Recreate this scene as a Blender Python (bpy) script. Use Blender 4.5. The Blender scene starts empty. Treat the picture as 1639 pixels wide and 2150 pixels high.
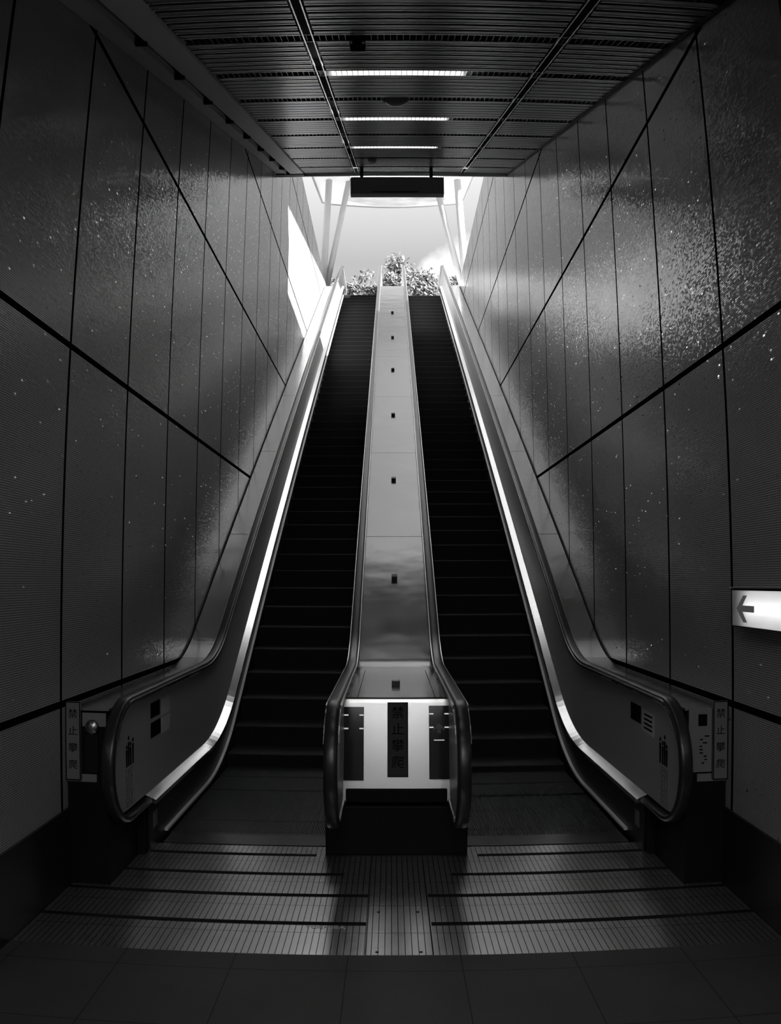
import bpy, bmesh, math, random
from mathutils import Vector, Matrix
random.seed(7)
C = bpy.context.scene.collection
SC = bpy.context.scene

# ------------------------------------------------------------------ camera
# a wide phone lens with barrel distortion: Cycles' polynomial lens, fitted to the wall panel grid
EYE = 1.835
cam = bpy.data.cameras.new('camera')
camo = bpy.data.objects.new('camera', cam); C.objects.link(camo)
cam.type = 'PANO'
cam.panorama_type = 'FISHEYE_LENS_POLYNOMIAL'
cam.fisheye_fov = math.radians(150)
cam.fisheye_polynomial_k0 = 0.0
cam.fisheye_polynomial_k1 = -0.05580215116156167
cam.fisheye_polynomial_k2 = -3.693578936906896e-05
cam.fisheye_polynomial_k3 = 2.6349718607092107e-05
cam.fisheye_polynomial_k4 = -1.9141414009632673e-07
cam.sensor_fit = 'VERTICAL'; cam.sensor_width = 16.39; cam.sensor_height = 21.50
cam.clip_start = 0.05; cam.clip_end = 300
pi_, ya_, ro_ = 0.0788626, -0.0006052, -0.0003208
fw = Vector((math.sin(ya_)*math.cos(pi_), math.cos(ya_)*math.cos(pi_), math.sin(pi_)))
rt = Vector((math.cos(ya_), -math.sin(ya_), 0)); up = rt.cross(fw)
ca = math.cos(ro_)*rt + math.sin(ro_)*up; cb = -math.sin(ro_)*rt + math.cos(ro_)*up
M = Matrix((ca, cb, -fw)).transposed().to_4x4(); M.translation = Vector((-0.0358, 0, EYE))
camo.matrix_world = M
SC.camera = camo

# ------------------------------------------------------------------ view, world, sun
SC.view_settings.view_transform = 'Standard'; SC.view_settings.look = 'None'
SC.view_settings.gamma = 1.0; SC.view_settings.exposure = 0.0
SC.cycles.use_denoising = True
SC.cycles.max_bounces = 12; SC.cycles.diffuse_bounces = 6; SC.cycles.glossy_bounces = 6
SC.cycles.transmission_bounces = 6; SC.cycles.transparent_max_bounces = 8
SC.cycles.sample_clamp_indirect = 6.0

SKY = 0.85; SUN = 36.0; LAMP = 9.0; HALL = 34.0
w = bpy.data.worlds.new('sky'); SC.world = w; w.use_nodes = True
nt = w.node_tree; nt.nodes.clear(); L = nt.links
def wn(t, **k):
    n = nt.nodes.new(t)
    for a, v in k.items(): setattr(n, a, v)
    return n
tc = wn('ShaderNodeTexCoord'); sx = wn('ShaderNodeSeparateXYZ'); L.new(tc.outputs['Generated'], sx.inputs[0])
rp = wn('ShaderNodeValToRGB'); L.new(sx.outputs['Z'], rp.inputs[0])
rp.color_ramp.elements[0].position = 0.36; rp.color_ramp.elements[0].color = (0.66, 0.66, 0.66, 1)
rp.color_ramp.elements[1].position = 0.70; rp.color_ramp.elements[1].color = (2.3, 2.3, 2.3, 1)
ns = wn('ShaderNodeTexNoise'); ns.inputs['Scale'].default_value = 3.2; ns.inputs['Detail'].default_value = 6
mp = wn('ShaderNodeMapping'); mp.inputs['Scale'].default_value = (1, 1, 2.2); mp.inputs['Location'].default_value = (0.55, 0.2, 0.1)
L.new(tc.outputs['Generated'], mp.inputs[0]); L.new(mp.outputs[0], ns.inputs['Vector'])
cr = wn('ShaderNodeValToRGB'); L.new(ns.outputs['Fac'], cr.inputs[0])
cr.color_ramp.elements[0].position = 0.52; cr.color_ramp.elements[0].color = (0, 0, 0, 1)
cr.color_ramp.elements[1].position = 0.62; cr.color_ramp.elements[1].color = (1, 1, 1, 1)
mx = wn('ShaderNodeMixRGB'); L.new(cr.outputs[0], mx.inputs[0]); L.new(rp.outputs[0], mx.inputs[1]); mx.inputs[2].default_value = (1.35, 1.35, 1.35, 1)
vd = wn('ShaderNodeVectorMath', operation='DISTANCE'); vd.inputs[1].default_value = (0.080, 0.93, 0.338); L.new(tc.outputs['Generated'], vd.inputs[0])
n2 = wn('ShaderNodeTexNoise'); n2.inputs['Scale'].default_value = 26; n2.inputs['Detail'].default_value = 5; L.new(tc.outputs['Generated'], n2.inputs['Vector'])
ma = wn('ShaderNodeMath', operation='MULTIPLY_ADD'); L.new(n2.outputs['Fac'], ma.inputs[0]); ma.inputs[1].default_value = 0.05; L.new(vd.outputs['Value'], ma.inputs[2])
mr = wn('ShaderNodeMapRange'); L.new(ma.outputs[0], mr.inputs[0]); mr.inputs[1].default_value = 0.078; mr.inputs[2].default_value = 0.062; mr.inputs[3].default_value = 0; mr.inputs[4].default_value = 1
mx2 = wn('ShaderNodeMixRGB'); L.new(mr.outputs[0], mx2.inputs[0]); L.new(mx.outputs[0], mx2.inputs[1]); mx2.inputs[2].default_value = (1.3, 1.3, 1.3, 1); mx = mx2
bg = wn('ShaderNodeBackground'); bg.inputs['Strength'].default_value = SKY; L.new(mx.outputs[0], bg.inputs[0])
wo = wn('ShaderNodeOutputWorld'); L.new(bg.outputs[0], wo.inputs[0])

sd = bpy.data.lights.new('sun', 'SUN'); sd.energy = SUN; sd.angle = 0.0093
so = bpy.data.objects.new('sun', sd); C.objects.link(so)
so.rotation_euler = Vector((-3.92, 1.24, -3.28)).to_track_quat('-Z', 'Y').to_euler()
so.location = (20, -6, 30)

# ------------------------------------------------------------------ materials
def mat(name, col=0.5, rough=0.5, metal=0.0, spec=0.5, emit=0.0, coat=0.0):
    m = bpy.data.materials.new(name); m.use_nodes = True
    b = m.node_tree.nodes['Principled BSDF']
    c = (col, col, col, 1) if not isinstance(col, tuple) else col
    b.inputs['Base Color'].default_value = c; b.inputs['Roughness'].default_value = rough
    b.inputs['Metallic'].default_value = metal; b.inputs['Specular IOR Level'].default_value = spec
    b.inputs['Coat Weight'].default_value = coat
    if emit:
        b.inputs['Emission Color'].default_value = (1, 1, 1, 1); b.inputs['Emission Strength'].default_value = emit
    return m
class NT:
    """small helper to wire node materials"""
    def __init__(s, m): s.m = m; s.t = m.node_tree; s.b = s.t.nodes['Principled BSDF']
    def n(s, t, **k):
        x = s.t.nodes.new(t)
        for a, v in k.items(): setattr(x, a, v)
        return x
    def l(s, a, b): s.t.links.new(a, b)
    def math(s, op, a, b=None, c=None):
        x = s.n('ShaderNodeMath', operation=op)
        for i, v in enumerate((a, b, c)):
            if v is None: continue
            if isinstance(v, (int, float)): x.inputs[i].default_value = v
            else: s.l(v, x.inputs[i])
        return x.outputs[0]
    def pos(s):
        g = s.n('ShaderNodeNewGeometry'); x = s.n('ShaderNodeSeparateXYZ'); s.l(g.outputs['Position'], x.inputs[0]); return g, x
    def noise(s, scale, detail=4, vec=None, stretch=None):
        x = s.n('ShaderNodeTexNoise'); x.inputs['Scale'].default_value = scale; x.inputs['Detail'].default_value = detail
        tcn = s.n('ShaderNodeTexCoord')
        src = tcn.outputs['Object'] if vec is None else vec
        if stretch:
            m = s.n('ShaderNodeMapping'); m.inputs['Scale'].default_value = stretch; s.l(src, m.inputs[0]); src = m.outputs[0]
        s.l(src, x.inputs['Vector']); return x.outputs['Fac']
    def line(s, coord, origin, pitch, width):
        """1 on joint lines of this width at origin + k*pitch"""
        a = s.math('SUBTRACT', coord, origin); a = s.math('DIVIDE', a, pitch); a = s.math('ADD', a, 0.5)
        f = s.math('FRACT', a); f = s.math('SUBTRACT', f, 0.5); f = s.math('ABSOLUTE', f)
        return s.math('LESS_THAN', f, width/pitch/2)
    def mixf(s, f, a, b):
        x = s.n('ShaderNodeMix', data_type='FLOAT')
        for i, v in ((0, f), (2, a), (3, b)):
            if isinstance(v, (int, float)): x.inputs[i].default_value = v
            else: s.l(v, x.inputs[i])
        return x.outputs[0]
    def grey(s, v, inp='Base Color'):
        x = s.n('ShaderNodeCombineColor')
        for i in range(3): s.l(v, x.inputs[i])
        s.l(x.outputs[0], s.b.inputs[inp])
def vary(m, base, amp, scale, rbase=None, ramp=0.0, stretch=None, bump=0.0):
    k = NT(m); f = k.noise(scale, 5, stretch=stretch); d = k.math('SUBTRACT', f, 0.5)
    k.grey(k.math('MULTIPLY_ADD', d, amp, base))
    if rbase is not None: k.l(k.math('MULTIPLY_ADD', d, ramp, rbase), k.b.inputs['Roughness'])
    if bump:
        bp = k.n('ShaderNodeBump'); bp.inputs['Strength'].default_value = bump; bp.inputs['Distance'].default_value = 0.01
        k.l(f, bp.inputs['Height']); k.l(bp.outputs[0], k.b.inputs['Normal'])
    return m

J0, JP = 4.840, 1.15348
Z0, ZP = 1.091, 2.1286
def mosaic():
    m = mat('mosaic_tile', 0.2, 0.3); k = NT(m); g, p = k.pos(); Y, Z = p.outputs['Y'], p.outputs['Z']
    tu, tv = 0.024, 0.0125
    cu = k.math('FLOOR', k.math('DIVIDE', Y, tu)); cv = k.math('FLOOR', k.math('DIVIDE', Z, tv))
    cc = k.n('ShaderNodeCombineXYZ'); k.l(cu, cc.inputs[0]); k.l(cv, cc.inputs[1]); k.l(k.math('SIGN', p.outputs['X']), cc.inputs[2])
    wnz = k.n('ShaderNodeTexWhiteNoise', noise_dimensions='3D'); k.l(cc.outputs[0], wnz.inputs['Vector'])
    grout = k.math('MAXIMUM', k.line(Z, 0, tv, 0.0031), k.line(Y, 0, tu, 0.002))
    spark = k.math('GREATER_THAN', wnz.outputs['Value'], 0.988)
    joint = k.math('MAXIMUM', k.line(Y, J0, JP, 0.034), k.line(Z, Z0, ZP, 0.042))
    # soft stains along the panels
    st = k.noise(0.9, 5); st = k.math('MULTIPLY_ADD', k.math('SUBTRACT', st, 0.5), 0.12, 0.42)
    pn = k.n('ShaderNodeTexWhiteNoise', noise_dimensions='2D')
    pc = k.n('ShaderNodeCombineXYZ'); k.l(k.math('FLOOR', k.math('DIVIDE', k.math('SUBTRACT', Y, J0), JP)), pc.inputs[0]); k.l(k.math('FLOOR', k.math('DIVIDE', k.math('SUBTRACT', Z, Z0), ZP)), pc.inputs[1])
    k.l(pc.outputs[0], pn.inputs['Vector']); st = k.math('MULTIPLY', st, k.math('MULTIPLY_ADD', pn.outputs['Value'], 0.12, 0.94))
    v = k.mixf(spark, st, 0.9); v = k.mixf(grout, v, 0.07); v = k.mixf(joint, v, 0.004)
    k.grey(v)
    r = k.mixf(spark, 0.17, 0.07); r = k.mixf(k.math('MAXIMUM', grout, joint), r, 0.9); k.l(r, k.b.inputs['Roughness'])
    # every tile sits at its own slight tilt
    amp = k.mixf(spark, 0.085, 0.30); amp = k.math('MULTIPLY', amp, k.math('SUBTRACT', 1.0, joint))
    vs = k.n('ShaderNodeVectorMath', operation='SUBTRACT'); k.l(wnz.outputs['Color'], vs.inputs[0]); vs.inputs[1].default_value = (0.5, 0.5, 0.5)
    sc = k.n('ShaderNodeVectorMath', operation='SCALE'); k.l(vs.outputs[0], sc.inputs[0]); k.l(amp, sc.inputs['Scale'])
    ad = k.n('ShaderNodeVectorMath', operation='ADD'); k.l(g.outputs['Normal'], ad.inputs[0]); k.l(sc.outputs[0], ad.inputs[1])
    nm = k.n('ShaderNodeVectorMath', operation='NORMALIZE'); k.l(ad.outputs[0], nm.inputs[0]); k.l(nm.outputs[0], k.b.inputs['Normal'])
    k.b.inputs['Specular IOR Level'].default_value = 0.5
    k.l(k.math('MULTIPLY', k.math('SUBTRACT', 1.0, k.math('MAXIMUM', joint, grout)), 0.95), k.b.inputs['Specular IOR Level'])
    k.l(k.math('MULTIPLY', k.math('MULTIPLY', spark, 0.6), k.math('SUBTRACT', 1.0, k.math('MAXIMUM', joint, grout))), k.b.inputs['Metallic'])
    return m
M_MOSAIC = mosaic()
def floor_tile():
    m = mat('granite_floor', 0.08, 0.55, 0, 0.3); k = NT(m); g, p = k.pos()
    j = k.math('MAXIMUM', k.line(p.outputs['X'], 0.30, 0.545, 0.006), k.line(p.outputs['Y'], 3.89, 0.545, 0.006))
    n1 = k.noise(260, 2); n2 = k.noise(3, 4)
    v = k.math('MULTIPLY_ADD', n1, 0.10, 0.004); v = k.math('MULTIPLY', v, k.math('MULTIPLY_ADD', n2, 0.6, 0.7)); k.grey(k.mixf(j, v, 0.006)); return m
M_FLOOR = floor_tile()
def plate_mat():
    m = mat('ribbed_steel_plate', 0.4, 0.35, 0.9); k = NT(m); g, p = k.pos()
    rib = k.line(p.outputs['X'], 0.0, 0.0335, 0.0042); seam = k.math('MAXIMUM', k.line(p.outputs['Y'], 4.334, 0.379, 0.004), 0.0)
    n = k.noise(2.3, 6); n3 = k.noise(14, 4)
    wear = k.math('MULTIPLY_ADD', k.math('SUBTRACT', n, 0.5), 0.22, 0.62)
    v = k.mixf(k.math('MAXIMUM', rib, seam), wear, 0.02); k.grey(v)
    r = k.math('MULTIPLY_ADD', k.math('SUBTRACT', n3, 0.5), 0.10, 0.25); k.l(r, k.b.inputs['Roughness']); return m
M_PLATE = plate_mat()
M_STEEL = vary(mat('brushed_steel', 0.5, 0.3, 1.0), 0.45, 0.12, 1.6, 0.27, 0.12, (1, 1, 1))
M_DECK = vary(mat('deck_steel', 0.5, 0.3, 1.0), 0.55, 0.10, 1.1, 0.30, 0.16, bump=0.25)
M_MIRROR = vary(mat('polished_steel', 0.6, 0.3, 1.0), 0.70, 0.06, 3.0, 0.29, 0.06, bump=0.05)
M_PANEL = vary(mat('hairline_steel_panel', 0.5, 0.4, 0.35), 0.52, 0.05, 2.0, 0.40, 0.05)
M_STRIP = mat('strip_steel', 0.8, 0.28, 1.0)
M_INDECK = mat('decking_steel', 0.92, 0.17, 1.0)
M_GUARD = mat('guard_aluminium', 0.85, 0.4, 0.25)
M_EDGE = mat('edge_steel', 0.65, 0.3, 0.85)
M_RUBBER = mat('handrail_rubber', 0.02, 0.30, 0.0, 0.5)
M_DARK = vary(mat('dark_cladding', 0.015, 0.6, 0, 0.2), 0.004, 0.003, 3.0)
M_STEP = vary(mat('step_aluminium', 0.05, 0.5, 0.5), 0.10, 0.06, 9.0, 0.40, 0.2)
M_RISER = mat('step_riser_black', 0.008, 0.65, 0.0, 0.25)
M_COMB = vary(mat('comb_aluminium', 0.2, 0.3, 0.8), 0.13, 0.1, 6.0)
M_BLACK = mat('black_rubber', 0.006, 0.75, 0, 0.2)
M_SLAT = mat('slat_metal', 0.85, 0.25, 0.9)
M_SLATD = mat('slat_dark', 0.09, 0.28, 0.8)
M_VOID = mat('ceiling_void', 0.01, 0.9)
M_CRATE = mat('grille_metal', 0.22, 0.35, 0.8)
M_PALE = vary(mat('pale_plaster', 0.45, 0.6), 0.75, 0.1, 2.0)
M_BRIGHT = mat('white_ceiling_paint', 0.9, 0.5)
M_CONC = vary(mat('concrete', 0.3, 0.8), 0.30, 0.1, 1.5)
M_WHITE = mat('white_paint', 0.45, 0.35)
M_LAMP = mat('fluorescent_tube', 0.9, 0.4, emit=LAMP)
M_HALL = mat('hall_tube', 0.9, 0.4, emit=HALL)
M_SIGNF = mat('backlit_panel', 0.8, 0.4, emit=0.55)
M_INK = mat('sign_ink', 0.002, 0.7, 0, 0.05)
M_ARROW = mat('arrow_film', 0.09, 0.5, emit=0.045)
M_PLAQUE = mat('plaque_plate', 0.05, 0.4)
M_PLAQUE2 = mat('plaque_pale', 0.20, 0.5)
M_GLOSS = mat('gloss_black_panel', 0.01, 0.12, 0, 0.5)
M_MARK = mat('glint_glow', 0.8, 0.4, emit=0.55)  # emission paints reflected station lights onto the gloss panels
M_ROOF = mat('canopy_membrane', 0.7, 0.6)
k = NT(M_ROOF); tr = k.n('ShaderNodeBsdfTranslucent'); tr.inputs[0].default_value = (.8, .8, .8, 1); mxs = k.n('ShaderNodeMixShader'); mxs.inputs[0].default_value = 0.22
out = [n for n in k.t.nodes if n.type == 'OUTPUT_MATERIAL'][0]; k.l(k.b.outputs[0], mxs.inputs[1]); k.l(tr.outputs[0], mxs.inputs[2]); k.l(mxs.outputs[0], out.inputs[0])
M_LEAF = mat('leaf', 0.35, 0.6)
k = NT(M_LEAF); oi = k.n('ShaderNodeNewGeometry'); k.grey(k.math('MULTIPLY_ADD', oi.outputs['Random Per Island'], 0.11, 0.03))
M_BARK = mat('bark', 0.12, 0.9)

# ------------------------------------------------------------------ mesh helpers
def link(name, bm, m, parent=None, smooth=False, loc=None):
    me = bpy.data.meshes.new(name); bmesh.ops.recalc_face_normals(bm, faces=bm.faces); bm.to_mesh(me); bm.free()
    for x in (m if isinstance(m, (list, tuple)) else [m]): me.materials.append(x)
    if smooth:
        for p in me.polygons: p.use_smooth = True
    o = bpy.data.objects.new(name, me); C.objects.link(o)
    if loc: o.location = loc
    if parent: o.parent = parent
    return o
def empty(name, label, cat, loc=(0, 0, 0), group=None):
    o = bpy.data.objects.new(name, None); C.objects.link(o); o.location = loc; o.empty_display_size = 0.1
    o['label'] = label; o['category'] = cat
    if group: o['group'] = group
    return o
def tag(o, label, cat, group=None):
    o['label'] = label; o['category'] = cat
    if group: o['group'] = group
    return o
def struct(name, bm, m, smooth=False):
    o = link(name, bm, m, None, smooth); o['kind'] = 'structure'; return o
def box(bm, x0, x1, y0, y1, z0, z1, mi=0):
    vs = [bm.verts.new((x, y, z)) for x in (x0, x1) for y in (y0, y1) for z in (z0, z1)]
    for f in ((0, 1, 3, 2), (4, 6, 7, 5), (0, 4, 5, 1), (2, 3, 7, 6), (0, 2, 6, 4), (1, 5, 7, 3)):
        bm.faces.new([vs[i] for i in f]).material_index = mi
    return vs
def bx(*a, mi=0, bevel=0):
    bm = bmesh.new(); box(bm, *a, mi=mi)
    if bevel:
        bmesh.ops.recalc_face_normals(bm, faces=bm.faces)
        bmesh.ops.bevel(bm, geom=list(bm.edges), offset=bevel, segments=2, affect='EDGES', profile=0.6)
    return bm
def prism(bm, pts, x0, x1, mi=0):
    """a (y,z) outline extruded from x0 to x1"""
    a = [bm.verts.new((x0, y, z)) for y, z in pts]; b = [bm.verts.new((x1, y, z)) for y, z in pts]; n = len(pts)
    bm.faces.new(a).material_index = mi; bm.faces.new(b[::-1]).material_index = mi
    for i in range(n): bm.faces.new((a[i], b[i], b[(i+1) % n], a[(i+1) % n])).material_index = mi
def tube(bm, p0, p1, r0, r1=None, seg=20, caps=True):
    p0, p1 = Vector(p0), Vector(p1); r1 = r0 if r1 is None else r1
    d = (p1-p0).normalized(); u = d.orthogonal().normalized(); v = d.cross(u)
    A = [bm.verts.new(p0+(u*math.cos(t)+v*math.sin(t))*r0) for t in [2*math.pi*i/seg for i in range(seg)]]
    B = [bm.verts.new(p1+(u*math.cos(t)+v*math.sin(t))*r1) for t in [2*math.pi*i/seg for i in range(seg)]]
    for i in range(seg): bm.faces.new((A[i], A[(i+1) % seg], B[(i+1) % seg], B[i]))
    if caps: bm.faces.new(A[::-1]); bm.faces.new(B)
def sweep(path, prof, closed=True, caps=True):
    """profile points (x, n) swept along a (y,z) path; n is measured along the path's left normal"""
    bm = bmesh.new(); rings = []
    for i, (y, z) in enumerate(path):
        a = Vector(path[max(i-1, 0)]); b = Vector(path[min(i+1, len(path)-1)]); t = (b-a).normalized(); nn = Vector((-t.y, t.x))
        rings.append([bm.verts.new((px, y+nn.x*pn, z+nn.y*pn)) for px, pn in prof])
    n = len(prof)
    for r, s in zip(rings, rings[1:]):
        for i in range(n if closed else n-1):
            bm.faces.new((r[i], r[(i+1) % n], s[(i+1) % n], s[i]))
    if caps and closed: bm.faces.new(rings[0]); bm.faces.new(rings[-1][::-1])
    return bm

# ------------------------------------------------------------------ escalator profile (y,z), heights measured square to the slope
T = math.tan(math.pi/6); CN = 6.485
def cz(h): return EYE - (CN - h/math.cos(math.pi/6))          # incline: z = T*y + cz
def fillet(p, a, b, R, n=14):
    """round corner p between directions a and b (unit, pointing away from p)"""
    a, b, p = Vector(a), Vector(b), Vector(p); ang = math.acos(max(-1, min(1, a.dot(b)))); d = R/math.tan(ang/2)
    s, e = p+a*d, p+b*d; c = p+(a+b).normalized()*(R/math.sin(ang/2)); v0 = s-c; v1 = e-c
    t0 = math.atan2(v0.y, v0.x); t1 = math.atan2(v1.y, v1.x)
    while t1-t0 > math.pi: t1 -= 2*math.pi
    while t1-t0 < -math.pi: t1 += 2*math.pi
    return [(c.x+R*math.cos(t0+(t1-t0)*i/n), c.y+R*math.sin(t0+(t1-t0)*i/n)) for i in range(n+1)]
UP = (math.cos(math.pi/6), math.sin(math.pi/6)); DN = (-UP[0], -UP[1])
ZTOP = 11.49
def path(h, y0, y1, ztop, Rl=None, Rt=1.5):
    c = cz(h); Rl = (2.85-h) if Rl is None else Rl
    yl = (h-c)/T; yt = (ztop-c)/T
    return [(y0, h)] + fillet((yl, h), (-1, 0), UP, Rl) + fillet((yt, ztop), DN, (1, 0), Rt, 10) + [(y1, ztop)]
RT = 12.22                                                     # handrail height on the upper landing
def rail_path(off=0.0, h=1.113, yc=5.15, R=0.39, ytop=29.2):
    """centre line of the handrail: newel loop at the bottom, slope, newel loop at the top; off moves it inwards"""
    hh, RR = h-off, R-off; zc = h-R
    pts = [(5.62, zc-RR)]
    pts += [(yc-RR*math.sin(t), zc-RR*math.cos(t)) for t in [math.pi*i/18 for i in range(19)]]
    c = cz(hh); yl = (hh-c)/T; zt = RT-off; yt = (zt-c)/T
    pts += fillet((yl, hh), (-1, 0), UP, 1.75+off) + fillet((yt, zt), DN, (1, 0), 1.5-off, 10)
    pts += [(ytop+RR*math.sin(t), RT-R+RR*math.cos(t)) for t in [math.pi*i/14 for i in range(15)]] + [(28.6, RT-R-RR)]
    return pts
def panel_mesh(x0, x1):
    bm = bmesh.new(); up_ = rail_path(0.062)
    lo = [(5.62, 0.36)] + path(0.363, 5.7, 28.6, ZTOP+0.16)[1:-1] + [(28.6, ZTOP+0.16)]
    # strip between upper loop and lower edge as one outline
    outl = up_ + lo[::-1]
    a = [bm.verts.new((x0, y, z)) for y, z in outl]; b = [bm.verts.new((x1, y, z)) for y, z in outl]
    from mathutils.geometry import tessellate_polygon
    tris = tessellate_polygon([[Vector((y, z, 0)) for y, z in outl]])
    for t in tris:
        bm.faces.new([a[i] for i in t]); bm.faces.new([b[i] for i in reversed(t)])
    n = len(outl)
    for i in range(n): bm.faces.new((a[i], b[i], b[(i+1) % n], a[(i+1) % n]))
    return bm

def rail_profile(x, wd=0.082):
    h = wd/2; return [(x-h, -0.018), (x-h+0.002, -0.004), (x-h+0.007, 0.006), (x-h+0.016, 0.0105), (x-h+0.026, 0.012), (x, 0.013), (x+h-0.026, 0.012), (x+h-0.016, 0.0105), (x+h-0.007, 0.006), (x+h-0.002, -0.004), (x+h, -0.018), (x+h-0.006, -0.028), (x+h-0.02, -0.03), (x-h+0.02, -0.03), (x-h+0.006, -0.028)]

# ------------------------------------------------------------------ setting
YB = -9.0
bm = bmesh.new(); box(bm, -2.6, 2.6, YB, 4.065, -0.6, 0.0); box(bm, -2.6, 2.6, 4.065, 28.9, -0.62, -0.6); struct('floor', bm, M_FLOOR)
struct('wall_far', bx(-2.36, 2.36, 28.7, 28.9, -0.6, 11.3), M_CONC)
struct('wall_left', bx(-2.36, -1.96, YB, 28.7, -0.6, 10.50), M_MOSAIC)
struct('wall_right', bx(1.96, 2.36, YB, 28.7, -0.6, 10.42), M_MOSAIC)
struct('wall_back', bx(-2.6, 2.6, YB-0.3, YB, -0.2, 5.0), M_PALE)
M_BASE = vary(mat('black_granite', 0.01, 0.3), 0.012, 0.01, 30.0)
struct('baseboard_left', bx(-1.96, -1.945, YB, 4.925, 0.0, 0.46), M_BASE)
struct('baseboard_right', bx(1.945, 1.96, YB, 4.925, 0.0, 0.46), M_BASE)
CK, C0 = 0.3787, 3.565
def zc_(y): return CK*y + C0
CE = 13.62
YH = 1.5                                                       # the ceiling runs level behind this
zh = zc_(YH)
bm = bmesh.new(); prism(bm, [(YB, zh+0.14), (YH, zh+0.14), (CE, zc_(CE)+0.14), (CE, zc_(CE)+0.5), (YH, zh+0.5), (YB, zh+0.5)], -2.36, 2.36); struct('ceiling', bm, M_VOID)
bm = bmesh.new(); prism(bm, [(13.2, zc_(CE)+0.4), (CE, zc_(CE)+0.4), (CE, 12.4), (13.2, 12.4)], -3.2, 3.2); struct('wall_header', bm, M_CONC)
# slats run across; every ninth place is an open egg-crate row
ROW0, RP = 5.30, 1.05
rows = [ROW0+RP*i for i in range(-3, 8)]
def on_ceiling(bm, x0, x1, ya, yb, d0, d1, mi=0):
    """a bar lying in the sloping ceiling from y=ya to yb, d0..d1 below/above its plane"""
    prism(bm, [(ya, zc_(ya)+d0), (yb, zc_(yb)+d0), (yb, zc_(yb)+d1), (ya, zc_(ya)+d1)], x0, x1, mi)
bm = bmesh.new(); SP = RP/8
XL, XR = -1.50, 1.96
rails = [(-0.645, -0.575), (1.135, 1.205)]
segs = [(XL, -0.66), (-0.56, 1.12), (1.22, XR)]
y = rows[0]
ys = []
for r in rows:
    for i in range(1, 8): ys.append(r+SP*i)
ys = [v for v in ys if v < CE-0.06]
for v in ys:
    for a, b in segs:
        # shallow rounded pan
        prof = [(v-0.042, 0.028), (v-0.042, 0.006), (v-0.034, 0.0), (v+0.034, 0.0), (v+0.042, 0.006), (v+0.042, 0.028)]
        prism(bm, [(p, zc_(p)+d) for p, d in prof], a, b)
        on_ceiling(bm, a, b, v+0.034, v+0.043, -0.003, 0.012, 1)  # bright lip colour stands in for the glint on the slat's rolled edge
for a, b in [(XL, XR)]:
    for v in [YB+0.3+0.131*i for i in range(int((YH-YB-0.3)/0.131))]:
        prism(bm, [(v-0.042, zh+0.03), (v-0.042, zh), (v+0.042, zh), (v+0.042, zh+0.03)], a, b)
struct('trim_1', bm, [M_SLATD, M_SLAT])
bm = bmesh.new()
for a, b in rails:
    on_ceiling(bm, a, a+0.008, YH, CE, -0.004, 0.006); on_ceiling(bm, b-0.008, b, YH, CE, -0.004, 0.006)
struct('trim_2', bm, M_SLAT)
# pale soffit along the left, cove slot and pale duct against the wall
bm = bmesh.new(); on_ceiling(bm, -1.72, -1.50, YH, CE, -0.03, 0.10); struct('trim_3', bm, M_BRIGHT)
bm = bmesh.new(); on_ceiling(bm, -1.955, -1.80, YH, 13.3, -0.02, 0.12); on_ceiling(bm, -1.80, -1.79, YH, 13.3, -0.035, 0.12); struct('trim_4', bm, vary(mat('duct_paint', 0.3, 0.5), 0.6, 0.2, 2.2))
bm = bmesh.new(); on_ceiling(bm, -1.735, -1.728, YH, 13.3, -0.005, 0.02); on_ceiling(bm, -1.775, -1.768, YH, 13.3, -0.005, 0.02); struct('trim_5', bm, M_SLAT)
bm = bmesh.new(); on_ceiling(bm, -1.50, 1.96, CE-0.05, CE+0.03, -0.045, 0.1); struct('trim_6', bm, M_BRIGHT)
bm = bmesh.new(); on_ceiling(bm, -1.96, -1.50, 13.3, CE+0.03, -0.045, 0.14); struct('trim_7', bm, M_DARK)
bm = bmesh.new(); on_ceiling(bm, 1.935, 1.96, YH, CE, -0.02, 0.1); struct('trim_8', bm, M_DARK)
ordn = ['first overhead, above the picture', 'second overhead, above the picture', 'third overhead, just above the picture', 'nearest in view', 'second in view', 'third in view', 'fourth in view', 'fifth in view', 'sixth in view', 'seventh in view', 'eighth in view']
for i, r in enumerate(rows):
    if r > CE: continue
    if r < YH: continue
    lit = (i % 2 == 0 and r < 11)                                         # 6.35, 8.45, 10.55
    g = empty('ceiling_grille', 'dark egg-crate ceiling grille row, %s%s' % (ordn[i], ', with a lamp in it' if lit else ''), 'ceiling grille', (0, r, zc_(r)), 'egg-crate grille rows in the ceiling')
    bm = bmesh.new()
    for yy in (r-0.092, r+0.082): prism(bm, [(yy-r, CK*(yy-r)), (yy-r+0.01, CK*(yy-r+0.01)), (yy-r+0.01, CK*(yy-r+0.01)+0.05), (yy-r, CK*(yy-r)+0.05)], XL, XR)
    link('frame', bm, M_CRATE, g)
    bm = bmesh.new(); n = int((XR-XL)/0.045)
    for q in range(n):
        xx = XL+0.02+q*0.045
        prism(bm, [(-0.082, -0.031+0.004), (0.082, 0.031+0.004), (0.082, 0.031+0.04), (-0.082, -0.031+0.04)], xx, xx+0.0035)
    link('blades', bm, M_CRATE, g)
def ceiling_lamp(y, label, lit=True, mm=None):
    t = empty('ceiling_light', label, 'ceiling light', (0.013, y, zc_(y)+0.05), 'strip lights in the ceiling')
    bm = bmesh.new(); prism(bm, [(-0.078, -0.02), (0.078, 0.04), (0.078, 0.07), (-0.078, 0.01)], -0.558, 0.558)
    link('diffuser', bm, mm or M_LAMP, t)
    for a in (-0.585, 0.562):
        link('end_cap', bx(a, a+0.022, -0.07, 0.07, 0.035, 0.09), M_CRATE, t)
ceiling_lamp(6.35, 'long lit strip light in the ceiling, nearest and widest of the three in view')
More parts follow.
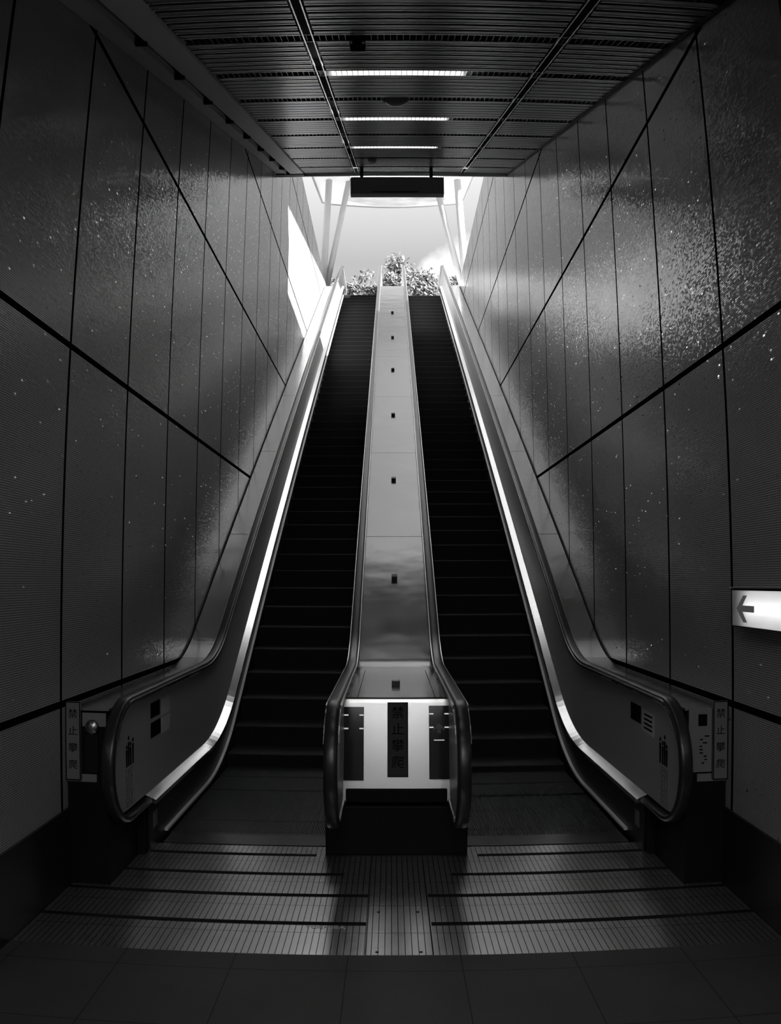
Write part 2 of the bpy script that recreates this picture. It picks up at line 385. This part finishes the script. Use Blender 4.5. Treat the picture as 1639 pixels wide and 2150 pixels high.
ceiling_lamp(8.45, 'long lit strip light in the ceiling, middle of the three in view')
ceiling_lamp(10.55, 'long lit strip light in the ceiling, furthest of the three in view')
ceiling_lamp(4.25, 'long lit strip light in the ceiling, just above the top of the picture')
ceiling_lamp(2.15, 'long lit strip light in the ceiling, above the viewer')
for yy, nm in ((-0.6, 'first behind the viewer'), (-3.2, 'second behind the viewer'), (-5.8, 'third behind the viewer')):
    t = empty('ceiling_light', 'long lit strip light in the level hall ceiling, %s' % nm, 'ceiling light', (0, yy, zh-0.01), 'strip lights in the hall ceiling')
    link('diffuser', bx(-0.9, 0.9, -0.09, 0.09, -0.02, 0.02), M_HALL, t)
    link('housing', bx(-0.95, 0.95, -0.12, 0.12, 0.021, 0.07), M_CRATE, t)
# row of small lit cells just outside the ceiling's edge, over the hanging sign
t = empty('ceiling_light', 'short lit row of small cells at the ceiling edge over the hanging sign', 'ceiling light', (0.06, 13.72, 8.70))
link('diffuser', bx(-0.80, 0.80, -0.04, 0.04, 0.0, 0.03), M_LAMP, t)
bm = bmesh.new()
for q in range(41): box(bm, -0.80+q*0.04, -0.79+q*0.04, -0.05, 0.04, -0.045, -0.001)
link('grille', bm, M_CRATE, t)
# brackets in the cove
for i in range(8):
    yy = 5.14+1.045*i
    o = link('cove_bracket', bx(-0.040, 0.045, -0.025, 0.025, -0.05, 0.10, bevel=0.004), M_BLACK, None, loc=(-1.755, yy, zc_(yy)))
    tag(o, 'small black bracket in the slot beside the left soffit, number %s from the viewer' % ['one', 'two', 'three', 'four', 'five', 'six', 'seven', 'eight'][i], 'bracket', 'black brackets along the cove')
# things on the ceiling
def disc(bm, r, z0, z1, seg=28, r1=None, cx=0, cy=0):
    tube(bm, (cx, cy, z0), (cx, cy, z1), r, r1, seg)
t = empty('ceiling_speaker', 'round flat loudspeaker under the ceiling between the first two strip lights', 'speaker', (0.01, 7.40, zc_(7.4)))
bm = bmesh.new(); disc(bm, 0.10, 0.0, 0.03); disc(bm, 0.125, -0.012, -0.001, r1=0.115); link('grille_cover', bm, M_SLAT, t, True)
bm = bmesh.new(); disc(bm, 0.085, -0.028, -0.0125, r1=0.118); link('dome', bm, mat('speaker_dome', 0.12, 0.35), t, True)
t = empty('ceiling_camera', 'small black twin-lens camera under the ceiling, in front of the nearest lit strip', 'camera', (-0.27, 5.38, zc_(5.38)))
link('body', bx(-0.055, 0.055, -0.06, 0.05, -0.06, 0.0, bevel=0.015), M_BLACK, t)
for s in (-1, 1):
    bm = bmesh.new(); tube(bm, (0.042*s, -0.05, -0.045), (0.042*s, -0.066, -0.062), 0.014, 0.010, 16); link('lens', bm, M_MIRROR, t, True)
t = empty('smoke_detector', 'small pale round detector under the ceiling near its far end', 'detector', (-0.32, 11.9, zc_(11.9)))
bm = bmesh.new(); disc(bm, 0.055, -0.03, 0.0, r1=0.07); link('cap', bm, M_CRATE, t, True)
# hanging sign
t = empty('hanging_sign', 'dark rectangular box sign hung from two rods at the top of the shaft', 'sign', (0.066, 12.78, 8.06))
link('sign_box', bx(-0.745, 0.745, -0.07, 0.07, -0.148, 0.148, bevel=0.008), mat('dark_sign_box', 0.3, 0.6), t)
bm = bmesh.new(); box(bm, -0.40, 0.34, -0.0745, -0.0715, -0.125, -0.105); link('lower_band', bm, mat('sign_band', 0.05, 0.5), t)
for xx in (-0.57, 0.545): link('rod', bx(xx-0.026, xx+0.026, -0.026, 0.026, 0.149, 0.37), M_BLACK, t)

# ------------------------------------------------------------------ escalators
def step_mesh():
    bm = bmesh.new(); wd = 0.600; n = 98; pitch = 2*wd/n
    for i in range(n):
        x0 = -wd+i*pitch; box(bm, x0, x0+pitch*0.52, -0.395, 0.0, -0.011, 0.0, 0)
    box(bm, -wd, wd, -0.398, -0.002, -0.03, -0.011, 1)
    # curved riser below the nosing (the front edge is at y = 0 here towards the viewer side)
    pts = [(0.0+0.0, -0.03), (0.004, -0.03), (0.02, -0.12), (0.05, -0.23), (0.03, -0.25), (-0.005, -0.24)]
    prism(bm, [(-0.398+p[0], p[1]) for p in pts], -wd, wd, 1)
    return bm
first_step = None
def escalator(s, label):
    """s=-1 left, +1 right; x is given as distance from the shaft's middle"""
    global first_step
    E_ = empty('escalator', label, 'escalator', (0, 0, 0))
    X = lambda v: v*s
    # steps: treads whose front edges lie on the nosing line, level near the comb
    xc = X(1.019)
    ys = []
    ynose = 8.244-0.0
    k0 = []
    kk = 0
    n_in = [8.643+0.4*i for i in range(-1, 50)]
    if s > 0: n_in = [v-0.162 for v in n_in]
    pos = []
    for v in n_in:
        z = T*v + cz(0)
        pos.append((v, min(z, ZTOP), 1.0))
    if s < 0: pos[0] = (8.243, 0.135, 1.0); pos += [(7.844, 0.006, 1.18), (7.36, 0.0, 1.22), (6.87, 0.0, 1.17), (6.40, 0.0, 1.19), (6.01, -0.001, 0.97)]
    else: pos[0] = (8.081, 0.060, 1.1); pos += [(7.63, 0.0, 1.2), (7.14, 0.0, 1.12), (6.70, 0.0, 1.23), (6.20, 0.0, 1.24), (5.82, -0.001, 0.95)]
    for (a, b, sc_) in pos:
        if first_step is None:
            o = link('step', step_mesh(), [M_STEP, M_RISER], E_); first_step = o
        else:
            o = first_step.copy(); C.objects.link(o); o.parent = E_
        o.scale.y = sc_
        o.location = (xc, a+0.398*sc_, b)                          # a is the nosing, tread runs away from the viewer
    # inner decking strips: a narrow bright steel band each side, falling to the skirt
    def band(xa, xb, ha, hb, y0, y1, name, m):
        pa = path(ha, y0, y1, ZTOP+ha*0.5); pb = path(hb, y0, y1, ZTOP+hb*0.5)
        bm = bmesh.new(); A = [bm.verts.new((X(xa), a, b)) for a, b in pa]; B = [bm.verts.new((X(xb), a, b)) for a, b in pb]
        A2 = [bm.verts.new((X(xa), a, b-0.03)) for a, b in pa]; B2 = [bm.verts.new((X(xb), a, b-0.03)) for a, b in pb]
        for i in range(len(A)-1):
            bm.faces.new((A[i], A[i+1], B[i+1], B[i])); bm.faces.new((A2[i], B2[i], B2[i+1], A2[i+1]))
            bm.faces.new((A[i], A2[i], A2[i+1], A[i+1])); bm.faces.new((B[i], B[i+1], B2[i+1], B2[i]))
        bm.faces.new((A[0], B[0], B2[0], A2[0])); bm.faces.new((A[-1], A2[-1], B2[-1], B[-1]))
        return link(name, bm, m, E_)
    band(1.660, 1.590, 0.395, 0.365, 5.55, 28.3, 'inner_decking', M_INDECK)
    band(0.378, 0.448, 0.395, 0.365, 5.70, 28.3, 'inner_decking', M_INDECK)
    # skirt faces, dark, from the decking down past the steps
    for xa, xb in ((1.642, 1.656), (0.384, 0.398)):
        p1 = path(0.345, 5.58 if xa > 1 else 5.72, 28.3, ZTOP+0.17)
        bm = bmesh.new(); pts = p1 + [(28.3, ZTOP-0.5), ] + [(a, max(b-0.75, 0.0)) for a, b in path(0.345, 5.58, 28.3, ZTOP+0.17)[::-1]][1:-1] + [(p1[0][0], 0.0)]
        from mathutils.geometry import tessellate_polygon
        a_ = [bm.verts.new((X(xa), q, r)) for q, r in pts]; b_ = [bm.verts.new((X(xb), q, r)) for q, r in pts]
        for t3 in tessellate_polygon([[Vector((q, r, 0)) for q, r in pts]]):
            bm.faces.new([a_[i] for i in t3]); bm.faces.new([b_[i] for i in reversed(t3)])
        for i in range(len(pts)): bm.faces.new((a_[i], b_[i], b_[(i+1) % len(pts)], a_[(i+1) % len(pts)]))
        link('skirt_panel', bm, mat_skirt, E_)
    # thin bright guard line above the steps
    for xa in (1.631,):
        pp = [(5.95, 0.048)] + path(0.048, 6.0, 28.0, ZTOP+0.05)[1:]
        link('skirt_guard', sweep(pp, [(X(xa-0.013), -0.010), (X(xa-0.013), 0.006), (X(xa+0.011), 0.010), (X(xa+0.011), -0.010)]), M_GUARD, E_)
    # balustrade panels and handrails
    link('balustrade_panel', panel_mesh(X(1.664), X(1.684)), M_PANEL, E_)
    link('balustrade_panel', panel_mesh(X(0.354), X(0.374)), M_PANEL, E_)
    for xr in (1.657, 0.377):
        link('handrail_guide', sweep(rail_path(0.046)[13:-9], [(X(xr)-0.030, -0.014), (X(xr)-0.046, 0.0), (X(xr)-0.046, 0.006), (X(xr)+0.046, 0.006), (X(xr)+0.046, 0.0), (X(xr)+0.030, -0.014)]), M_STEEL, E_, False)
        for e_ in (-1, 1): link('handrail_edge', sweep(rail_path(0.026)[18:-10], [(X(xr)+0.0385*e_, -0.006), (X(xr)+0.0385*e_, 0.004), (X(xr)+0.0475*e_, 0.004), (X(xr)+0.0475*e_, -0.006)]), M_EDGE, E_)
        link('handrail', sweep(rail_path(0.013), rail_profile(X(xr))), M_RUBBER, E_, True)
    # comb plate at the foot of the steps
    bm = bmesh.new(); box(bm, min(X(0.44), X(1.61)), max(X(0.44), X(1.61)), 5.80, 6.02, -0.02, 0.004)
    n = 96; p_ = 1.17/n
    for i in range(n):
        x0 = X(0.44)+s*(i+0.25)*p_
        box(bm, min(x0, x0+s*p_*0.5), max(x0, x0+s*p_*0.5), 6.02, 6.06, -0.012, 0.004)
    link('comb_plate', bm, M_COMB, E_)
    # black boxed foot under the outer newel
    link('newel_base', bx(min(X(1.657), X(1.958)), max(X(1.657), X(1.958)), 5.52, 7.5, 0.0, 0.335, bevel=0.006), M_DARK, E_)
    # outer deck between handrail and wall: steel, level then sloping, with a seam every two panels
    pd = path(1.060, 4.93, 24.4, 10.34, 1.8, 0.5)
    bm = sweep(pd, [(X(1.70), -0.012), (X(1.70), 0.0), (X(1.943), 0.0), (X(1.943), -0.012)]); link('outer_deck', bm, M_SIDEDECK, E_)
    link('sealant', sweep(pd, [(X(1.9435), -0.014), (X(1.9435), -0.002), (X(1.959), -0.002), (X(1.959), -0.014)]), M_BLACK, E_)
    return E_
mat_skirt = vary(mat('skirt_black', 0.02, 0.35, 0.3), 0.02, 0.01, 4.0)
def deck_joint(base=0.22, metal=1.0):
    m = mat('deck_steel_jointed', 0.5, 0.3, metal); k = NT(m); g, p = k.pos()
    j = k.line(p.outputs['Y'], 10.031, 2.325, 0.012); n = k.noise(1.3, 5); d = k.math('SUBTRACT', n, 0.5)
    k.grey(k.mixf(j, k.math('MULTIPLY_ADD', d, 0.08, base), 0.04)); k.l(k.math('MULTIPLY_ADD', d, 0.2, 0.20), k.b.inputs['Roughness'])
    bp = k.n('ShaderNodeBump'); bp.inputs['Strength'].default_value = 0.35; bp.inputs['Distance'].default_value = 0.02; n2 = k.noise(2.2, 2); k.l(n2, bp.inputs['Height']); k.l(bp.outputs[0], k.b.inputs['Normal'])
    return m
M_DECKJ = deck_joint()
M_SIDEDECK = deck_joint(0.55, 0.8)
EL = escalator(-1, 'left-hand escalator with dark steps, steel balustrades and black handrails')
ER = escalator(1, 'right-hand escalator with dark steps, steel balustrades and black handrails')

# landing plates with black rubber strips, one each side and a narrow one in the middle
def landing(s, label):
    x0, x1 = (-1.955, -0.163) if s < 0 else (0.172, 1.955)
    t = empty('landing_plate', label, 'floor plate', ((x0+x1)/2, 4.9, 0), None); w2 = (x1-x0)/2
    link('ribbed_plate', bx(-w2, w2, -0.835, 0.885, -0.1, 0.0), M_PLATE, t)
    for yy, xi in ((4.454, 0), (4.868, 0), (5.228, 0.16), (5.601, 0.36)):
        a, b = ((-w2+0.02, w2-0.005-xi) if s < 0 else (-w2+0.005+xi, w2-0.02))
        link('rubber_strip', bx(a, b, yy-4.9-0.016, yy-4.9+0.016, 0.0, 0.004), M_BLACK, t)
    return t
LPL = landing(-1, 'ribbed steel floor plate with four black strips before the left escalator')
LPR = landing(1, 'ribbed steel floor plate with four black strips before the right escalator')
o = link('cover_plate', bx(-0.158, 0.167, 4.065, 5.605, -0.1, 0.001), M_PLATE, None); tag(o, 'narrow ribbed steel floor plate in the middle, before the centre pedestal', 'floor plate')
for (xx, yy) in ((-0.105, 4.62), (0.11, 4.62), (-0.105, 4.10), (0.11, 4.10)):
    bm = bmesh.new(); disc(bm, 0.009, 0.0, 0.002, 12, cx=xx, cy=yy); q = link('screw', bm, M_BLACK, o)

# ------------------------------------------------------------------ centre pedestal and sloping deck
P = empty('centre_deck', 'steel deck sloping up between the two escalators, with a boxed front', 'deck', (0, 0, 0))
pd = [(5.78, 1.036)] + path(1.036, 5.8, 24.2, 10.36, 0.5, 0.5)[1:]
link('deck_sheet', sweep(pd, [(-0.345, -0.012), (-0.345, 0.0), (0.345, 0.0), (0.345, -0.012)]), M_DECKJ, P)
bm = bmesh.new(); prism(bm, [(5.787, 1.036), (5.778, 1.0), (5.648, 0.352), (6.2, 0.352), (6.2, 1.02)], -0.372, 0.372); link('front_panel', bm, M_MIRROR, P)
link('bumper', bx(-0.335, 0.335, 5.62, 5.647, 0.356, 0.446, bevel=0.008), M_BLACK, P)
bm = bx(-0.47, 0.47, 5.61, 6.9, 0.0, 0.335, bevel=0.012); link('plinth', bm, M_DARK, P)
for x in (-0.262, 0.262): link('seam', bx(x-0.002, x+0.002, 5.70, 7.46, 1.034, 1.038), M_BLACK, P)
for y, inc in ((6.416, 0), (9.174, 1), (11.479, 1), (13.812, 1), (16.149, 1), (18.417, 1), (20.669, 1)):
    z = 1.036 if not inc else T*y+cz(1.036)
    bm = bx(-0.031, 0.031, -0.031, 0.031, -0.004, 0.042, bevel=0.006)
    o = link('knob', bm, mat('knob_black', 0.01, 0.3) if y < 7 else bpy.data.materials['knob_black'], P, False, loc=(0.0, y, z))
    o.rotation_euler.x = math.radians(30) if inc else 0

# ------------------------------------------------------------------ writing
def text_mesh(txt, size, depth=0.0015):
    cu = bpy.data.curves.new('t', 'FONT'); cu.body = txt; cu.size = size; cu.align_x = 'CENTER'; cu.align_y = 'CENTER'; cu.extrude = depth/2
    to = bpy.data.objects.new('t', cu); C.objects.link(to); dg = bpy.context.evaluated_depsgraph_get(); dg.update()
    me = bpy.data.meshes.new_from_object(to.evaluated_get(dg)); bpy.data.objects.remove(to); bpy.data.curves.remove(cu); return me
def text_obj(name, txt, size, m, parent, loc, rot=(math.pi/2, 0, 0)):
    me = text_mesh(txt, size); me.materials.clear(); me.materials.append(m)
    o = bpy.data.objects.new(name, me); C.objects.link(o); o.parent = parent; o.location = loc; o.rotation_euler = rot; return o
CH = '禁止攀爬'
def plaque(label, loc, wd, ht, m, chars=True):
    t = empty('warning_sign', label, 'sign', loc)
    link('plate', bx(-wd/2, wd/2, 0, 0.012, -ht/2, ht/2), m, t)
    bm = bmesh.new(); e = 0.005
    for a in ((-wd/2, wd/2, ht/2-e, ht/2), (-wd/2, wd/2, -ht/2, -ht/2+e), (-wd/2, -wd/2+e, -ht/2, ht/2), (wd/2-e, wd/2, -ht/2, ht/2)): box(bm, a[0], a[1], -0.003, 0.0, a[2], a[3])
    link('border', bm, M_INK, t)
    for i, c in enumerate(CH):
        text_obj('character', c, 0.088*wd/0.138*1.0, M_INK, t, (0, -0.0012, ht/2-0.075-i*(ht-0.13)/3.35))
    return t
PQ = plaque('tall dark sign with four upright characters in the middle of the steel front panel', (0.009, 5.632+0.2*0.41-0.002, 0.7615), 0.138, 0.497, mat('plaque_dark', 0.03, 0.6, 0, 0.3))
PQ.rotation_euler.x = -math.atan(0.2)
plaque('tall narrow sign with four characters against the left wall', (-1.912, 4.905, 0.868), 0.092, 0.466, mat('plaque_grey', 0.17, 0.5))
plaque('tall narrow sign with four characters against the right wall', (1.912, 4.905, 0.868), 0.092, 0.466, bpy.data.materials['plaque_grey'])
# dark upright panels either side of the middle sign
for s, lab in ((-1, 'dark glossy upright panel at the left of the steel front panel'), (1, 'dark glossy upright panel with a pale up arrow, right on the steel front panel')):
    t = empty('indicator_panel', lab, 'panel', (0.285*s, 5.628+0.2*0.385, 0.735 if s < 0 else 0.743))
    t.rotation_euler.x = -math.atan(0.2)
    link('plate', bx(-0.067, 0.067, 0.0, 0.016, -0.245, 0.245, bevel=0.002), M_GLOSS, t)
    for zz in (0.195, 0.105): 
        for xx in (-0.051, 0.051): link('painted_glint', bx(xx-0.014, xx+0.014, -0.003, -0.0005, zz-0.004-0.005, zz+0.004-0.005), M_MARK, t)  # glowing bars stand in for lamp reflections in the gloss
    if s > 0:
        link('painted_glint', bx(-0.035, 0.035, -0.003, -0.0005, 0.012, 0.017), M_MARK, t)
        bm = bmesh.new()
        pts = [(0, 0.128), (0.038, 0.088), (0.038, 0.076), (0.012, 0.094), (0.012, 0.062), (-0.012, 0.062), (-0.012, 0.094), (-0.038, 0.076), (-0.038, 0.088)]
        a = [bm.verts.new((x, -0.0028, z)) for x, z in pts]; b = [bm.verts.new((x, -0.0005, z)) for x, z in pts]
        bm.faces.new(a); bm.faces.new(b[::-1])
        for i in range(len(pts)): bm.faces.new((a[i], b[i], b[(i+1) % len(pts)], a[(i+1) % len(pts)]))
        link('up_arrow', bm, mat('arrow_grey', 0.12, 0.5), t)
text_obj('maker_lettering', 'TOSHIBA', 0.052, mat('lettering', 0.55, 0.4, 0.6), LPL, (-0.382-(-1.955-0.163)/2, 4.405-4.9, 0.0012), (0, 0, 0))

# closed ends of the outer decks, boards and stickers beside the newels
for s, side in ((-1, 'left'), (1, 'right')):
    t = empty('deck_end', 'dark boxed end of the deck between %s handrail and wall' % side, 'cladding', (1.865*s, 4.93, 0))
    link('casing', bx(-0.155*(s > 0)-0.093*(s < 0), 0.093*(s > 0)+0.155*(s < 0), 0.0, 0.585, 0.0, 1.035, bevel=0.004), M_DARK, t)
    if s < 0: link('pale_plate', bx(0.005, 0.15, -0.006, -0.001, 0.955, 1.035), M_PLAQUE2, t)
    link('pale_foot_strip', bx(-0.09, 0.0, -0.006, -0.001, 0.622, 0.668) if s > 0 else bx(0.0, 0.09, -0.006, -0.001, 0.622, 0.668), M_PLAQUE2, t)
    link('pale_foot_strip', bx(0.0, 0.09, -0.006, -0.001, 0.622, 0.634) if s > 0 else bx(-0.09, 0.0, -0.006, -0.001, 0.622, 0.634), M_PLAQUE2, t)
o = empty('notice', 'pale notice with a dark square beside the right newel', 'notice', (1.818, 4.921, 0.9))
link('sheet', bx(-0.098, 0.045, 0, 0.006, -0.22, 0.16), M_PLAQUE2, o)
link('dark_square', bx(-0.04, 0.014, -0.003, 0, 0.055, 0.125), M_INK, o)
bm = bmesh.new()
for i in range(9):
    a = random.uniform(-0.035, 0.02); box(bm, a, a+random.uniform(0.012, 0.03), -0.002, 0, -0.17+i*0.02, -0.17+i*0.02+0.008)
link('print', bm, M_INK, o)
o = empty('push_button', 'small domed steel button on a black post beside the left newel', 'button', (-1.80, 4.905, 0.95))
bm = bmesh.new(); tube(bm, (0, 0, 0), (0, 0.02, 0), 0.036, 0.046, 24); link('dome', bm, M_STEEL, o, True)
link('black_post', bx(-0.038, 0.038, 0.006, 0.02, -0.27, -0.042), M_GLOSS, o)

# stickers on the outer balustrade panels: black sign with small print, a standing-figures pictogram, a column of print
def stickers(s):
    x = 1.6635*s; f = -s
    def plate(name, y0, y1, z0, z1, m, d=0.0015):
        return link(name, bx(min(x, x+f*d), max(x, x+f*d), y0, y1, z0, z1), m, st)
    st = empty('safety_stickers', 'safety stickers with print and standing figures on the %s newel panel' % ('left' if s < 0 else 'right'), 'sticker', (0, 0, 0))
    if s < 0:
        plate('black_square', 5.70, 5.93, 0.88, 0.985, M_INK); plate('black_square', 5.70, 5.95, 0.745, 0.85, M_INK)
        plate('pale_print', 5.98, 6.2, 0.86, 0.98, mat('sticker_pale', 0.6, 0.5)); plate('pale_print', 5.98, 6.2, 0.73, 0.84, bpy.data.materials['sticker_pale'])
    else:
        plate('black_square', 5.72, 5.97, 0.84, 0.96, M_INK); plate('pale_print', 5.42, 5.68, 0.80, 0.95, bpy.data.materials['sticker_pale'])
        for q in range(4): plate('dark_mark', 5.46, 5.64, 0.825+q*0.03, 0.838+q*0.03, M_INK, 0.003)
    # figures
    for i, (yy, hh) in enumerate(((5.16, 0.14), (5.20, 0.2), (5.24, 0.15), (5.29, 0.17))):
        bm = bmesh.new(); z0 = 0.665
        prism(bm, [(yy-0.012, z0), (yy+0.012, z0), (yy+0.016, z0+hh*0.75), (yy-0.016, z0+hh*0.75)], min(x, x+f*0.0015), max(x, x+f*0.0015))
        tube(bm, (x, yy, z0+hh*0.88), (x+f*0.0015, yy, z0+hh*0.88), 0.014, 0.014, 12); link('figure', bm, M_INK, st)
    bm = bmesh.new()
    for i in range(15):
        zz = 0.64-i*0.016
        for j in range(3):
            a = 5.14+j*0.05; box(bm, min(x, x+f*0.001), max(x, x+f*0.001), a, a+random.uniform(0.015, 0.04), zz, zz+0.006)
    link('print_lines', bm, mat('print_grey', 0.10, 0.5) if s < 0 else bpy.data.materials['print_grey'], st)
    # small plate on the skirt
    x2 = 1.6415*s
    link('skirt_plate', bx(min(x2, x2+f*0.0015), max(x2, x2+f*0.0015), 5.66, 5.76, 0.14, 0.25), M_PLAQUE2, st)
stickers(-1); stickers(1)

# backlit arrow sign on the right wall
t = empty('arrow_sign', 'backlit white sign with a dark left arrow on the right wall', 'sign', (1.90, 4.0, 1.665))
bm = bmesh.new()
box(bm, 0.052, 0.058, -0.70, 0.69, -0.109, 0.106)
for z0, z1 in ((-0.109, -0.103), (0.096, 0.106)): box(bm, -0.006, 0.052, -0.70, 0.69, z0, z1)
for y0, y1 in ((-0.70, -0.694), (0.685, 0.69)): box(bm, -0.006, 0.052, y0, y1, -0.103, 0.096)
link('housing', bm, M_BLACK, t)
bm = bmesh.new(); box(bm, 0.050, 0.0519, -0.693, 0.684, -0.102, 0.095); box(bm, -0.002, 0.05, -0.693, 0.684, -0.1029, -0.102); box(bm, -0.002, 0.05, -0.693, 0.684, 0.095, 0.0959)
link('liner', bm, mat('liner_white', 0.8, 0.6), t)
bm = bmesh.new(); tube(bm, (0.030, -0.66, 0.0), (0.030, 0.52, 0.0), 0.012, 0.012, 16); link('tube_lamp', bm, mat('sign_tube', 0.9, 0.5, emit=3.6), t, True)
mf = mat('sign_face', 0.75, 0.45); k = NT(mf); tr = k.n('ShaderNodeBsdfTranslucent'); tr.inputs[0].default_value = (.9, .9, .9, 1); mxs = k.n('ShaderNodeMixShader'); mxs.inputs[0].default_value = 0.75
out = [n for n in k.t.nodes if n.type == 'OUTPUT_MATERIAL'][0]; k.l(k.b.outputs[0], mxs.inputs[1]); k.l(tr.outputs[0], mxs.inputs[2]); k.l(mxs.outputs[0], out.inputs[0])
bm = bmesh.new(); vs = [bm.verts.new(p) for p in ((-0.0045, -0.693, -0.102), (-0.0045, 0.684, -0.102), (-0.0045, 0.684, 0.095), (-0.0045, -0.693, 0.095))]; bm.faces.new(vs)
link('lit_face', bm, mf, t)
link('top_trim', bx(-0.012, 0.058, -0.70, 0.705, 0.1065, 0.113), M_STRIP, t)
bm = bmesh.new()
pts = [(0.616, -0.005), (0.52, 0.068), (0.472, 0.068), (0.538, 0.013), (0.381, 0.013), (0.382, -0.022), (0.539, -0.022), (0.476, -0.079), (0.525, -0.079)]
a = [bm.verts.new((-0.008, y, z)) for y, z in pts]; b = [bm.verts.new((-0.0055, y, z)) for y, z in pts]
bm.faces.new(a); bm.faces.new(b[::-1])
for i in range(len(pts)): bm.faces.new((a[i], b[i], b[(i+1) % len(pts)], a[(i+1) % len(pts)]))
link('left_arrow', bm, M_ARROW, t)

# ------------------------------------------------------------------ outside at the top
bm = bmesh.new(); box(bm, -40, 40, 28.7, 90, 10.9, ZTOP-0.02); box(bm, -40, -2.36, -6, 28.7, 9.9, 10.2); box(bm, 2.36, 40, -6, 28.7, 9.9, 10.2); struct('trim_9', bm, M_CONC)
def pole(p0, p1, r, label):
    bm = bmesh.new(); tube(bm, (0, 0, 0), Vector(p1)-Vector(p0), r, r, 28); o = link('canopy_post', bm, M_WHITE, None, True, loc=p0); tag(o, label, 'post', 'white tubes holding the canopy')
pole((-2.27, 26.5, 10.2), (-2.09, 26.5, 15.0), 0.11, 'thick white tube standing nearly upright at the left of the opening')
pole((-2.33, 26.62, 10.2), (-1.44, 26.62, 15.0), 0.095, 'white tube leaning inwards at the left of the opening')
pole((2.45, 26.5, 10.2), (2.175, 26.5, 15.0), 0.12, 'thick white tube standing nearly upright at the right of the opening')
pole((2.52, 26.62, 10.2), (1.44, 26.62, 15.0), 0.10, 'white tube leaning inwards at the right of the opening')
cv = [(-5.2, 12.4), (-3.5, 21.4), (-2.62, 26.2), (-2.45, 28.2)] + [(-2.2+4.45*i/8, 28.35+0.30*math.sin(math.pi*i/8)) for i in range(9)] + [(2.5, 28.1), (2.68, 26.2), (3.57, 21.4), (5.5, 12.4)]
t = empty('canopy', 'pale canopy roof over the head of the escalators', 'canopy', (0, 0, 15.0))
def slab(pts, z0, z1):
    bm = bmesh.new(); a = [bm.verts.new((x, y, z0)) for x, y in pts]; b = [bm.verts.new((x, y, z1)) for x, y in pts]; bm.faces.new(a[::-1]); bm.faces.new(b)
    for i in range(len(pts)): bm.faces.new((a[i], a[(i+1) % len(pts)], b[(i+1) % len(pts)], b[i]))
    return bm
link('membrane', slab(cv, 0.0, 0.05), M_ROOF, t)
bm = bmesh.new()
for (a, b) in zip(cv, cv[1:]): tube(bm, (a[0], a[1], 0.0), (b[0], b[1], 0.0), 0.035, 0.035, 10)
link('edge_tube', bm, M_CONC, t)
link('skylight', slab([(-1.7, 27.9), (-1.2, 26.0), (1.35, 26.0), (1.85, 27.9), (0.8, 28.35), (0, 28.45), (-0.8, 28.35)], -0.06, -0.045), vary(mat('skylight_glass', 0.4, 0.1), 0.42, 0.5, 1.6, 0.08, 0.05, (1, 3, 1)), t)

def tree(loc, crown, rad, n, label, seed):
    rnd = random.Random(seed); t = empty('tree', label, 'tree', loc, None)
    bm = bmesh.new(); tube(bm, (0, 0, 0), (0.05, 0, crown-rad*0.3), 0.13, 0.06, 10)
    ends = []
    for i in range(16):
        a = rnd.uniform(0, 6.28); e = Vector((math.cos(a)*rad*rnd.uniform(.3, .9), math.sin(a)*rad*rnd.uniform(.3, .9), crown+rnd.uniform(-.6, .7)*rad)); tube(bm, (0.03, 0, crown-rad*rnd.uniform(.6, 1.0)), e, 0.035, 0.008, 6); ends.append(e)
    link('trunk', bm, M_BARK, t)
    bm = bmesh.new(); cl = ends+[Vector((rnd.gauss(0, .45)*rad, rnd.gauss(0, .45)*rad, crown+rnd.gauss(0.1, .42)*rad)) for _ in range(26)]
    for i in range(n):
        c = rnd.choice(cl); r = 0.26*rad if rad < 1.5 else 0.42
        p = c+Vector((rnd.gauss(0, r*.5), rnd.gauss(0, r*.5), rnd.gauss(0, r*.45)))
        if p.z > crown+rad: continue
        d = Vector((rnd.uniform(-1, 1), rnd.uniform(-1, 1), rnd.uniform(-.5, .8))).normalized(); u = d.orthogonal().normalized()*rnd.uniform(.03, .055); l = d*rnd.uniform(.07, .13)
        vs = [bm.verts.new(p-l), bm.verts.new(p+u), bm.verts.new(p+l), bm.verts.new(p-u)]; bm.faces.new(vs)
    me = link('foliage', bm, M_LEAF, t)
tree((0.75, 36, 11.47), 2.7, 1.5, 14000, 'leafy tree with the tallest crown, seen behind the middle handrails', 3)
tree((2.0, 37, 11.47), 2.2, 1.1, 5000, 'lower leafy tree seen over the right-hand steps', 5)
tree((-1.45, 36, 11.47), 2.5, 1.15, 9000, 'leafy tree seen over the left-hand steps', 11)
tree((-0.35, 38, 11.47), 2.35, 1.1, 5000, 'low leafy tree just left of the middle handrails', 17)
tree((3.1, 36, 11.47), 2.6, 0.9, 2600, 'small leafy tree at the right edge of the opening beside the wall', 23)
